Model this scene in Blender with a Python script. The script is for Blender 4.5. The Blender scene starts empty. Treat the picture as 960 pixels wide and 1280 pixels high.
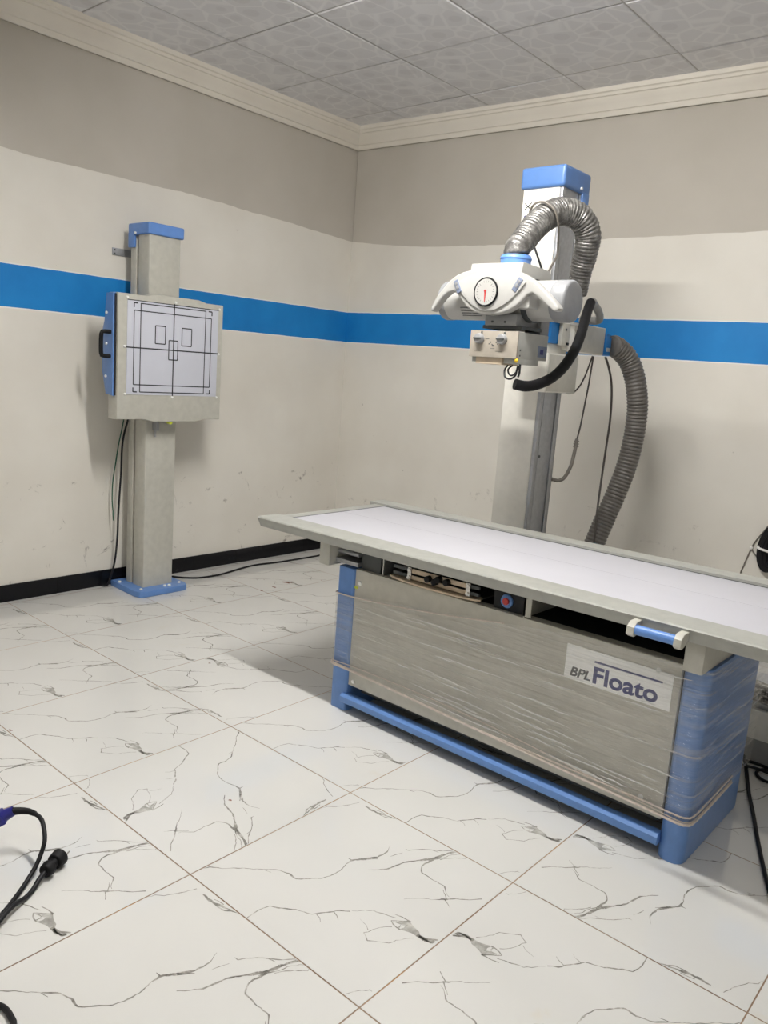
import bpy, bmesh, math, random
from mathutils import Vector, Matrix, Quaternion, noise as mnoise
random.seed(7)
C = bpy.context.scene.collection
SC = bpy.context.scene

# ------------------------------------------------------------------ camera
F_PX = 990.7
YAW, PITCH, ROLL = -0.7075, -0.1813, 0.0751
CAM = Vector((3.967, -4.089, 1.3252))
fwd = Vector((math.cos(PITCH)*math.sin(YAW), math.cos(PITCH)*math.cos(YAW), math.sin(PITCH)))
rgt0 = Vector((math.cos(YAW), -math.sin(YAW), 0)); up0 = rgt0.cross(fwd)
rgt = math.cos(ROLL)*rgt0 + math.sin(ROLL)*up0
upv = -math.sin(ROLL)*rgt0 + math.cos(ROLL)*up0
cam_data = bpy.data.cameras.new('camera'); cam = bpy.data.objects.new('camera', cam_data); C.objects.link(cam)
cam.matrix_world = Matrix(((rgt.x, upv.x, -fwd.x, CAM.x), (rgt.y, upv.y, -fwd.y, CAM.y), (rgt.z, upv.z, -fwd.z, CAM.z), (0, 0, 0, 1)))
cam_data.sensor_fit = 'VERTICAL'; cam_data.sensor_height = 24.0; cam_data.lens = 24.0*F_PX/1280.0
cam_data.clip_start = 0.02
SC.camera = cam

# ------------------------------------------------------------------ world, lamp, exposure
world = bpy.data.worlds.new('world'); SC.world = world; world.use_nodes = True
world.node_tree.nodes['Background'].inputs[0].default_value = (0.9, 0.95, 1.0, 1)
world.node_tree.nodes['Background'].inputs[1].default_value = 0.0
SC.view_settings.view_transform = 'Standard'; SC.view_settings.look = 'None'
SC.view_settings.exposure = 0.0; SC.view_settings.gamma = 1.0; SC.view_settings.use_curve_mapping = False
LAMP_STRENGTH = 300.0                          # radiance of the ceiling batten's tube (built with the lamp below)
LAMP_COLOUR = (1.0, .98, .945, 1)
PANEL_STRENGTH = 11.0                         # a dimmer square ceiling panel behind the photographer

# ------------------------------------------------------------------ helpers
class MB:
    """collects shapes in world coordinates, then links them as one mesh object"""
    def __init__(s): s.bm = bmesh.new()
    def _merge(s, b, mi=0, M=None):
        if M is not None: b.transform(M)
        for f in b.faces: f.material_index = mi
        me = bpy.data.meshes.new('tmp'); b.to_mesh(me); b.free(); s.bm.from_mesh(me); bpy.data.meshes.remove(me); return s
    def box(s, x0, x1, y0, y1, z0, z1, bev=0.0, seg=2, mi=0, M=None):
        b = bmesh.new(); bmesh.ops.create_cube(b, size=1.0)
        for v in b.verts: v.co = Vector(((x0+x1)/2+v.co.x*(x1-x0), (y0+y1)/2+v.co.y*(y1-y0), (z0+z1)/2+v.co.z*(z1-z0)))
        if bev > 0: bmesh.ops.bevel(b, geom=list(b.edges), offset=bev, segments=seg, affect='EDGES', profile=0.6, clamp_overlap=True)
        return s._merge(b, mi, M)
    def vround(s, x0, x1, y0, y1, z0, z1, r, seg=5, bev=0.0, mi=0):
        """upright box with rounded vertical edges"""
        b = bmesh.new(); pts = []
        for cx, cy, a0 in ((x1-r, y1-r, 0), (x0+r, y1-r, 90), (x0+r, y0+r, 180), (x1-r, y0+r, 270)):
            for k in range(seg+1):
                a = math.radians(a0+90*k/seg); pts.append((cx+r*math.cos(a), cy+r*math.sin(a)))
        return s.prism(pts, 'z', z0, z1, bev, mi)
    def prism(s, pts, axis, a0, a1, bev=0.0, mi=0, seg=2, M=None):
        b = bmesh.new()
        def P(p, a):
            return {'x': (a, p[0], p[1]), 'y': (p[0], a, p[1]), 'z': (p[0], p[1], a)}[axis]
        f = b.faces.new([b.verts.new(P(p, a0)) for p in pts])
        r = bmesh.ops.extrude_face_region(b, geom=[f]); d = Vector(P((0, 0), a1-a0))
        bmesh.ops.translate(b, verts=[v for v in r['geom'] if isinstance(v, bmesh.types.BMVert)], vec=d)
        bmesh.ops.recalc_face_normals(b, faces=b.faces)
        if bev > 0:
            caps = [e for e in b.edges if len(e.link_faces) == 2 and any(len(f2.verts) == len(pts) and len(pts) != 4 or abs(f2.normal[{'x': 0, 'y': 1, 'z': 2}[axis]]) > .9 for f2 in e.link_faces)]
            bmesh.ops.bevel(b, geom=caps, offset=bev, segments=seg, affect='EDGES', profile=0.6, clamp_overlap=True)
        return s._merge(b, mi, M)
    def cyl(s, p0, p1, r0, r1=None, n=24, mi=0, bev=0.0):
        p0, p1 = Vector(p0), Vector(p1); r1 = r0 if r1 is None else r1; L = (p1-p0).length
        b = bmesh.new(); bmesh.ops.create_cone(b, cap_ends=True, segments=n, radius1=r0, radius2=r1, depth=L)
        if bev > 0:
            caps = [e for e in b.edges if any(len(f.verts) > 4 for f in e.link_faces)]
            bmesh.ops.bevel(b, geom=caps, offset=bev, segments=3, affect='EDGES', profile=0.5)
        q = (p1-p0).to_track_quat('Z', 'Y').to_matrix().to_4x4()
        return s._merge(b, mi, Matrix.Translation((p0+p1)/2) @ q)
    def ball(s, c, r, sc=(1, 1, 1), mi=0, n=12):
        b = bmesh.new(); bmesh.ops.create_uvsphere(b, u_segments=n*2, v_segments=n, radius=r)
        return s._merge(b, mi, Matrix.Translation(c) @ Matrix.Diagonal((*sc, 1)))
    def torus(s, c, R, r, axis='Z', n=32, m=8, mi=0):
        b = bmesh.new(); vs = []
        for i in range(n):
            a = 2*math.pi*i/n
            vs.append([b.verts.new(((R+r*math.cos(t))*math.cos(a), (R+r*math.cos(t))*math.sin(a), r*math.sin(t))) for t in [2*math.pi*j/m for j in range(m)]])
        for i in range(n):
            for j in range(m): b.faces.new((vs[i][j], vs[(i+1) % n][j], vs[(i+1) % n][(j+1) % m], vs[i][(j+1) % m]))
        rot = {'Z': Matrix.Identity(4), 'Y': Matrix.Rotation(math.pi/2, 4, 'X'), 'X': Matrix.Rotation(math.pi/2, 4, 'Y')}[axis]
        return s._merge(b, mi, Matrix.Translation(c) @ rot)
    def tube(s, pts, r, n=8, step=0.01, ribs=None, mi=0, wob=0.0, spline=True):
        """sweep a circle along a smooth path; ribs=(pitch, depth) corrugates it"""
        P = [Vector(p) for p in pts]
        path = smooth(P, step) if spline else P
        b = bmesh.new(); T = (path[1]-path[0]).normalized(); N = T.orthogonal().normalized(); rings = []; L = 0.0
        for i, p in enumerate(path):
            if i:
                L += (p-path[i-1]).length
            t = (path[min(i+1, len(path)-1)]-path[max(i-1, 0)]).normalized()
            q = T.rotation_difference(t); N = q @ N; T = t; N = (N-T*N.dot(T)).normalized(); B = T.cross(N)
            rr = r(i/(len(path)-1)) if callable(r) else r
            if ribs: rr *= 1+ribs[1]*(2*abs(math.sin(math.pi*L/ribs[0]))-1)
            ring = []
            for k in range(n):
                a = 2*math.pi*k/n
                r2 = rr*(1+(wob*mnoise.noise(Vector((p.x*55, p.y*55, p.z*55))+Vector((math.cos(a), math.sin(a), 0))*1.6) if wob else 0))
                ring.append(b.verts.new(p+(N*math.cos(a)+B*math.sin(a))*r2))
            rings.append(ring)
        for i in range(len(rings)-1):
            for k in range(n): b.faces.new((rings[i][k], rings[i][(k+1) % n], rings[i+1][(k+1) % n], rings[i+1][k]))
        b.faces.new(rings[0][::-1]); b.faces.new(rings[-1])
        return s._merge(b, mi)
    def poly(s, pts, mi=0):
        b = bmesh.new(); b.faces.new([b.verts.new(p) for p in pts]); return s._merge(b, mi)
    def warp(s, fn):
        for v in s.bm.verts: v.co = fn(v.co)
        return s
    def build(s, name, mats, parent=None, smooth_angle=40, label=None):
        me = bpy.data.meshes.new(name); off = root_off(parent)
        s.bm.transform(Matrix.Translation(-off)); bmesh.ops.recalc_face_normals(s.bm, faces=s.bm.faces)
        s.bm.to_mesh(me); s.bm.free()
        for m in (mats if isinstance(mats, (list, tuple)) else [mats]): me.materials.append(m)
        if smooth_angle:
            me.polygons.foreach_set('use_smooth', [True]*len(me.polygons)); me.set_sharp_from_angle(angle=math.radians(smooth_angle))
        o = bpy.data.objects.new(name, me); C.objects.link(o)
        if parent: o.parent = parent
        if label: o['label'] = label
        return o

def root_off(o):
    while o is not None and o.parent is not None: o = o.parent
    return Vector(o.location) if o is not None else Vector((0, 0, 0))
def smooth(P, step):
    out = []
    for i in range(len(P)-1):
        a, b_, c, d = P[max(i-1, 0)], P[i], P[i+1], P[min(i+2, len(P)-1)]
        n = max(2, int((c-b_).length/step))
        for k in range(n):
            t = k/n
            out.append(0.5*((2*b_)+(c-a)*t+(2*a-5*b_+4*c-d)*t*t+(3*b_-a-3*c+d)*t**3))
    out.append(P[-1]); return out
def thing(name, loc, label, cat, group=None):
    o = bpy.data.objects.new(name, None); C.objects.link(o); o.location = loc; o.empty_display_size = .05
    o['label'] = label; o['category'] = cat
    if group: o['group'] = group
    return o
def tag(o, label, cat, group=None):
    o['label'] = label; o['category'] = cat
    if group: o['group'] = group
    # put the object's origin at its own base
    vs = [v.co for v in o.data.vertices]
    b = Vector(((min(v.x for v in vs)+max(v.x for v in vs))/2, (min(v.y for v in vs)+max(v.y for v in vs))/2, min(v.z for v in vs)))
    o.data.transform(Matrix.Translation(-b)); o.location = b
    return o
def struct(o): o['kind'] = 'structure'; return o
def text(body, name, mat, parent, pos, size, u, v, shear=0.0, bold=0.0, sx=1.0, depth=0.0006, spacing=1.0):
    """lettering as a mesh: pos = lower left, u = reading direction, v = up"""
    cu = bpy.data.curves.new('txt', 'FONT'); cu.body = body; cu.size = size; cu.shear = shear; cu.offset = bold; cu.extrude = depth; cu.space_character = spacing
    t = bpy.data.objects.new('txt', cu); C.objects.link(t); bpy.context.view_layer.update()
    me = bpy.data.meshes.new_from_object(t.evaluated_get(bpy.context.evaluated_depsgraph_get()))
    bpy.data.objects.remove(t); u, v = Vector(u), Vector(v); w = u.cross(v)
    me.transform(Matrix.Translation(Vector(pos)-root_off(parent)) @ Matrix(((u.x*sx, v.x, w.x, 0), (u.y*sx, v.y, w.y, 0), (u.z*sx, v.z, w.z, 0), (0, 0, 0, 1))))
    me.materials.clear(); me.materials.append(mat); me.name = name
    o = bpy.data.objects.new(name, me); C.objects.link(o); o.parent = parent; return o

# ------------------------------------------------------------------ materials
def srgb(r, g, b):
    f = lambda c: c/12.92 if c <= .04045 else ((c+.055)/1.055)**2.4
    return (f(r/255), f(g/255), f(b/255), 1)
class N:
    def __init__(s, name):
        s.m = bpy.data.materials.new(name); s.m.use_nodes = True; s.t = s.m.node_tree; s.p = s.t.nodes['Principled BSDF']
    def n(s, ty, **kw):
        o = s.t.nodes.new(ty)
        for k, v in kw.items():
            if k.startswith('i_'): o.inputs[int(k[2:]) if k[2:].isdigit() else k[2:]].default_value = v
            else: setattr(o, k, v)
        return o
    def l(s, a, b): s.t.links.new(a, b)
    def noise(s, scale, detail=3, vec=None, rough=.5, dist=0.0):
        o = s.n('ShaderNodeTexNoise'); o.inputs['Scale'].default_value = scale; o.inputs['Detail'].default_value = detail; o.inputs['Roughness'].default_value = rough; o.inputs['Distortion'].default_value = dist
        if vec: s.l(vec, o.inputs['Vector'])
        return o.outputs['Fac']
    def pos(s): return s.n('ShaderNodeNewGeometry').outputs['Position']
    def ramp(s, fac, stops):
        o = s.n('ShaderNodeValToRGB'); e = o.color_ramp.elements
        while len(e) < len(stops): e.new(.5)
        for k, (p, c) in enumerate(stops): e[k].position = p; e[k].color = c if len(c) == 4 else (*c, 1)
        s.l(fac, o.inputs['Fac']); return o.outputs['Color']
    def mix(s, fac, a, b, mode='MIX'):
        o = s.n('ShaderNodeMix', data_type='RGBA', blend_type=mode)
        for sock, v in ((0, fac), (6, a), (7, b)):
            if hasattr(v, 'is_output'): s.l(v, o.inputs[sock])
            else: o.inputs[sock].default_value = v
        return o.outputs[2]
    def math(s, op, a, b=0.0, c=0.0):
        o = s.n('ShaderNodeMath', operation=op)
        for k, v in enumerate((a, b, c)):
            if hasattr(v, 'is_output'): s.l(v, o.inputs[k])
            else: o.inputs[k].default_value = v
        return o.outputs[0]
    def bump(s, h, strength=.2, dist=.002):
        o = s.n('ShaderNodeBump'); o.inputs['Strength'].default_value = strength; o.inputs['Distance'].default_value = dist
        s.l(h, o.inputs['Height']); s.l(o.outputs[0], s.p.inputs['Normal'])
    def col(s, c):
        if hasattr(c, 'is_output'): s.l(c, s.p.inputs['Base Color'])
        else: s.p.inputs['Base Color'].default_value = c
    def set(s, rough=.5, metal=0.0, spec=.5, coat=0.0):
        s.p.inputs['Roughness'].default_value = rough; s.p.inputs['Metallic'].default_value = metal
        s.p.inputs['Specular IOR Level'].default_value = spec; s.p.inputs['Coat Weight'].default_value = coat; return s.m
def simple(name, c, rough=.45, metal=0.0, var=.06, scale=30, bump=0.0, spec=.5):
    """procedural paint / plastic / metal: base colour with faint mottling and optional grain"""
    k = N(name); v = k.noise(scale, 3, k.pos())
    d = tuple(x*(1-var) for x in c[:3])+(1,); b = tuple(min(1, x*(1+var)) for x in c[:3])+(1,)
    k.col(k.ramp(v, [(.3, d), (.7, b)]))
    if bump: k.bump(k.noise(scale*8, 2, k.pos()), bump, .001)
    return k.set(rough, metal, spec)
M = {}
M['grey_paint'] = simple('grey_paint', srgb(186, 184, 174), .42, bump=.05)
M['grey_side'] = simple('grey_panel', srgb(190, 187, 176), .4, bump=.04)
M['rail_paint'] = simple('rail_paint', srgb(160, 160, 153), .42, bump=.05)
M['head_white'] = simple('head_white', srgb(180, 179, 175), .32, var=.02)
M['cap_blue'] = simple('column_cap_blue', srgb(88, 126, 184), .35, var=.04)
M['seam'] = simple('table_seam', srgb(168, 166, 172), .6)
M['cream'] = simple('cream_paint', srgb(234, 231, 222), .4, var=.03)
M['white'] = simple('white_plastic', srgb(236, 235, 230), .3, var=.02)
M['sheet_white'] = simple('white_laminate', srgb(190, 189, 195), .45, var=.02, scale=6)
M['target_sheet'] = simple('target_sheet', srgb(200, 202, 212), .5, var=.02, scale=8)
M['blue_cap'] = simple('blue_plastic', srgb(98, 140, 206), .35, var=.04)
M['blue_base'] = simple('blue_enamel', srgb(98, 137, 196), .32, var=.05)
M['wall_blue'] = simple('blue_cover', srgb(22, 116, 188), .5)
M['black'] = simple('black_rubber', (.005, .005, .006, 1), .6, var=.2, spec=.25)
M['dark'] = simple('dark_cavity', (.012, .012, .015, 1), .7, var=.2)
M['dark_grey'] = simple('dark_grey_metal', (.07, .075, .075, 1), .5)
M['ink'] = simple('black_ink', (.01, .01, .015, 1), .6)
M['navy'] = simple('navy_ink', srgb(44, 48, 112), .5)
M['grey_ink'] = simple('grey_ink', srgb(92, 92, 92), .5)
M['alu'] = simple('aluminium', (.42, .43, .45, 1), .42, .75, var=.08, scale=60)
M['alu_light'] = simple('satin_steel', (.62, .62, .6, 1), .35, .7)
M['grey_plastic'] = simple('grey_plastic', srgb(150, 151, 152), .45)
M['grey_cap'] = simple('grey_cap_plastic', srgb(142, 143, 145), .42)
M['chrome'] = simple('chrome', (.75, .74, .72, 1), .18, 1.0)
M['brass'] = simple('brown_tray_metal', srgb(204, 186, 162), .35, .2)
M['red'] = simple('red_plastic', srgb(190, 60, 56), .4)
M['yellow'] = simple('yellow_plastic', srgb(206, 170, 40), .4)
M['lime'] = simple('lime_plastic', srgb(205, 215, 70), .4)
M['bolt'] = simple('white_bolt_cap', srgb(232, 232, 228), .35)
M['hose_dark'] = simple('ribbed_grey_hose', srgb(98, 94, 89), .45, var=.15, scale=80)
M['conduit'] = simple('grey_conduit', srgb(150, 150, 147), .45)
M['cable_black'] = simple('black_cable', (.007, .007, .009, 1), .5, spec=.3)
M['cable_grey'] = simple('grey_cable', srgb(120, 114, 106), .5)
M['cable_brown'] = simple('dark_brown_cable', srgb(64, 58, 54), .5)
M['cable_green'] = simple('green_cable', srgb(30, 84, 62), .5)
M['plug_blue'] = simple('deep_blue_plastic', srgb(32, 34, 120), .4)
k = N('lamp_tube'); k.p.inputs['Emission Color'].default_value = LAMP_COLOUR; k.p.inputs['Emission Strength'].default_value = LAMP_STRENGTH; M['lamp_tube'] = k.set(.3)
k = N('panel_diffuser'); k.p.inputs['Emission Color'].default_value = LAMP_COLOUR; k.p.inputs['Emission Strength'].default_value = PANEL_STRENGTH; M['panel_diffuser'] = k.set(.3)
M['rope'] = simple('gathered_film', srgb(206, 194, 184), .3, var=.12, scale=90, bump=.3)
M['strip_brown'] = simple('brown_strip', srgb(120, 100, 86), .6)
M['faint_ink'] = simple('faint_grey_print', srgb(128, 128, 128), .5)
M['plate_white'] = simple('plate_white', srgb(250, 250, 248), .4, var=.02)
M['label_blue'] = simple('blue_grey_label', srgb(118, 128, 150), .5)
M['collimator'] = simple('warm_grey_plate', srgb(164, 156, 144), .45)
M['collimator_side'] = simple('cool_grey_shell', srgb(172, 172, 166), .45)
k = N('silver_hose'); v = k.noise(38, 5, k.pos(), .65)
k.col(k.ramp(v, [(.25, srgb(70, 68, 66)), (.5, srgb(112, 110, 107)), (.75, srgb(172, 170, 166))])); k.bump(k.noise(120, 4, k.pos()), .5, .004); M['silver_hose'] = k.set(.3, .35)
k = N('crinkled_film'); v = k.noise(60, 6, k.pos(), .8)
k.col(k.ramp(v, [(.4, srgb(60, 58, 55)), (.52, srgb(150, 146, 138)), (.62, srgb(238, 236, 230))])); k.bump(v, .8, .01); M['crinkle'] = k.set(.2, .2)

# clear stretch film: mostly transparent, glossy along the stretch lines
k = N('stretch_film')
mp = k.n('ShaderNodeMapping'); mp.inputs['Scale'].default_value = (1.6, 5.0, 40.0); mp.inputs['Rotation'].default_value = (0, math.radians(-3.0), 0)
k.l(k.pos(), mp.inputs['Vector'])
v1 = k.noise(1.0, 4, mp.outputs[0], .6)
mp2 = k.n('ShaderNodeMapping'); mp2.inputs['Scale'].default_value = (1.1, 4.0, 85.0); mp2.inputs['Rotation'].default_value = (0, math.radians(3.5), 0)
k.l(k.pos(), mp2.inputs['Vector'])
v2 = k.noise(1.0, 3, mp2.outputs[0], .5)
bu = k.n('ShaderNodeBump'); bu.inputs['Strength'].default_value = 1.0; bu.inputs['Distance'].default_value = .03; k.l(k.math('ADD', v1, v2), bu.inputs['Height'])
gl = k.n('ShaderNodeBsdfGlossy'); gl.inputs['Roughness'].default_value = .16; gl.inputs['Color'].default_value = (1, 1, 1, 1); k.l(bu.outputs[0], gl.inputs['Normal'])
df = k.n('ShaderNodeBsdfDiffuse'); df.inputs['Color'].default_value = (.72, .70, .66, 1)
tr = k.n('ShaderNodeBsdfTransparent'); tr.inputs['Color'].default_value = (1, 1, 1, 1)
st = k.ramp(v2, [(.50, (.03, .03, .03)), (.72, (.38, .38, .38))])
m1 = k.n('ShaderNodeMixShader'); k.l(st, m1.inputs[0]); k.l(tr.outputs[0], m1.inputs[1]); k.l(df.outputs[0], m1.inputs[2])
m2 = k.n('ShaderNodeMixShader'); m2.inputs[0].default_value = .12; k.l(m1.outputs[0], m2.inputs[1]); k.l(gl.outputs[0], m2.inputs[2])
k.l(m2.outputs[0], k.t.nodes['Material Output'].inputs['Surface']); M['film'] = k.m

k = N('film_crease_glint'); k.col((.93, .92, .9, 1)); k.p.inputs['Alpha'].default_value = .75; M['crease_glint'] = k.set(.25, 0, .8)  # film creases with their highlights painted in as white body colour

# walls: plaster above, enamel with a painted stripe below
STRIPE0, STRIPE1 = 1.473, 1.674
def wall_coat(name, smudges):
    k = N(name); pos = k.pos(); sx = k.n('ShaderNodeSeparateXYZ'); k.l(pos, sx.inputs[0])
    base = k.ramp(k.noise(2.2, 4, pos), [(.3, srgb(219, 214, 204)), (.7, srgb(229, 225, 216))])
    z = k.math('ADD', sx.outputs[2], k.math('MULTIPLY', k.math('SUBTRACT', k.noise(9, 3, pos), .5), .006))
    band = k.math('MULTIPLY', k.math('GREATER_THAN', z, STRIPE0), k.math('LESS_THAN', z, STRIPE1))
    rim = k.math('MULTIPLY', k.math('GREATER_THAN', z, STRIPE0-.006), k.math('LESS_THAN', z, STRIPE1+.006))
    blue = k.ramp(k.noise(5, 4, pos), [(.3, srgb(14, 118, 190)), (.7, srgb(24, 130, 202))])
    low = k.math('LESS_THAN', sx.outputs[2], .62)
    sm = k.ramp(k.noise(7.5, 6, pos, .75, .6), [(.61, (0, 0, 0)), (.69, (1, 1, 1))])
    c = k.mix(k.math('MULTIPLY', k.math('MULTIPLY', sm, low), smudges), base, srgb(120, 112, 102))
    dots = k.ramp(k.noise(24, 2, pos, .5, 0), [(.77, (0, 0, 0)), (.79, (1, 1, 1))])
    c = k.mix(k.math('MULTIPLY', dots, .35), c, srgb(120, 112, 102))
    c = k.mix(rim, c, srgb(232, 232, 230)); c = k.mix(band, c, blue); k.col(c)
    k.bump(k.noise(160, 3, pos), .12, .002); return k.set(.55, 0, .35)
M['coat_left'] = wall_coat('enamel_wall_paint', .75); M['coat_back'] = wall_coat('enamel_wall_paint_clean', .35)
k = N('bare_plaster'); pos = k.pos()
k.col(k.ramp(k.noise(1.6, 5, pos), [(.3, srgb(184, 178, 167)), (.7, srgb(196, 190, 180))])); k.bump(k.noise(140, 3, pos), .15, .002); M['plaster'] = k.set(.8, 0, .2)
k = N('cornice_paint'); k.col(k.ramp(k.noise(3, 4, k.pos()), [(.3, srgb(216, 209, 197)), (.7, srgb(225, 219, 207))])); M['cornice'] = k.set(.6, 0, .3)
# ceiling panels with a pressed leaf pattern
k = N('ceiling_panel'); pos = k.pos(); mp = k.n('ShaderNodeMapping'); mp.inputs['Scale'].default_value = (1, 1, 0); k.l(pos, mp.inputs['Vector'])
vo = k.n('ShaderNodeTexVoronoi', feature='DISTANCE_TO_EDGE'); vo.inputs['Scale'].default_value = 8.6; vo.inputs['Randomness'].default_value = .75; k.l(mp.outputs[0], vo.inputs['Vector'])
vf = k.n('ShaderNodeTexVoronoi', feature='F1'); vf.inputs['Scale'].default_value = 8.6; vf.inputs['Randomness'].default_value = .75; k.l(mp.outputs[0], vf.inputs['Vector'])
c = k.ramp(vo.outputs['Distance'], [(.025, srgb(225, 224, 225)), (.07, srgb(215, 214, 216))])
leaf = k.ramp(vf.outputs['Distance'], [(.30, (1, 1, 1)), (.36, (0, 0, 0))])
c = k.mix(k.math('MULTIPLY', leaf, .5), c, srgb(200, 198, 200)); k.col(c); k.bump(vo.outputs['Distance'], .15, .002); M['ceiling'] = k.set(.4, 0, .45)
M['ceiling_seam'] = simple('ceiling_seam', srgb(186, 183, 180), .7)
# floor
k = N('tile_glaze'); pos = k.pos()
c = k.ramp(k.noise(1.2, 4, pos), [(.3, srgb(209, 208, 204)), (.7, srgb(217, 216, 212))])
st = k.ramp(k.noise(3.1, 5, pos, .6, .4), [(.66, (0, 0, 0)), (.78, (1, 1, 1))]); c = k.mix(k.math('MULTIPLY', st, .35), c, srgb(214, 196, 158)); k.col(c)
sp = k.ramp(k.noise(1.8, 3, pos), [(.3, (.04, .04, .04)), (.7, (.09, .09, .09))]); k.l(sp, k.p.inputs['Roughness']); M['tile'] = k.set(.14, 0, .85); k.l(sp, k.p.inputs['Roughness'])
k = N('grout'); pos = k.pos(); k.col(k.ramp(k.noise(4, 4, pos), [(.35, srgb(132, 104, 80)), (.6, srgb(160, 138, 116)), (.75, srgb(190, 140, 72))])); M['grout'] = k.set(.7)
k = N('tile_vein'); pos = k.pos(); k.col(k.ramp(k.noise(26, 4, pos, .7), [(.30, srgb(208, 205, 198)), (.48, srgb(152, 149, 142)), (.68, srgb(104, 101, 96))])); M['vein'] = k.set(.15)
k = N('tile_smoke'); pos = k.pos(); k.col(k.ramp(k.noise(34, 4, pos, .6), [(.3, srgb(200, 197, 190)), (.55, srgb(164, 162, 156)), (.75, srgb(136, 134, 129))])); M['smoke'] = k.set(.15)
M['spot'] = simple('floor_spot', srgb(112, 66, 50), .5, var=.3)
k = N('black_skirting'); pos = k.pos()
ch = k.ramp(k.noise(20, 5, pos, .7), [(.66, (0, 0, 0)), (.72, (1, 1, 1))]); k.col(k.mix(k.math('MULTIPLY', ch, .5), (.006, .006, .008, 1), srgb(90, 88, 84))); M['skirting'] = k.set(.25, 0, .25)

# ------------------------------------------------------------------ the room
TH = 0.0545                                              # the back wall is a little out of square
BU = Vector((math.cos(TH), math.sin(TH), 0)); BN = Vector((math.sin(TH), -math.cos(TH), 0))
ROOM_X, ROOM_Y, CEIL = 5.3, -5.7, 2.853
def bw(t, d, z): return BU*t + BN*d + Vector((0, 0, z))  # a point of the back wall: along, off the wall, up
def back_y(x): return x*math.tan(TH)

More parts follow.
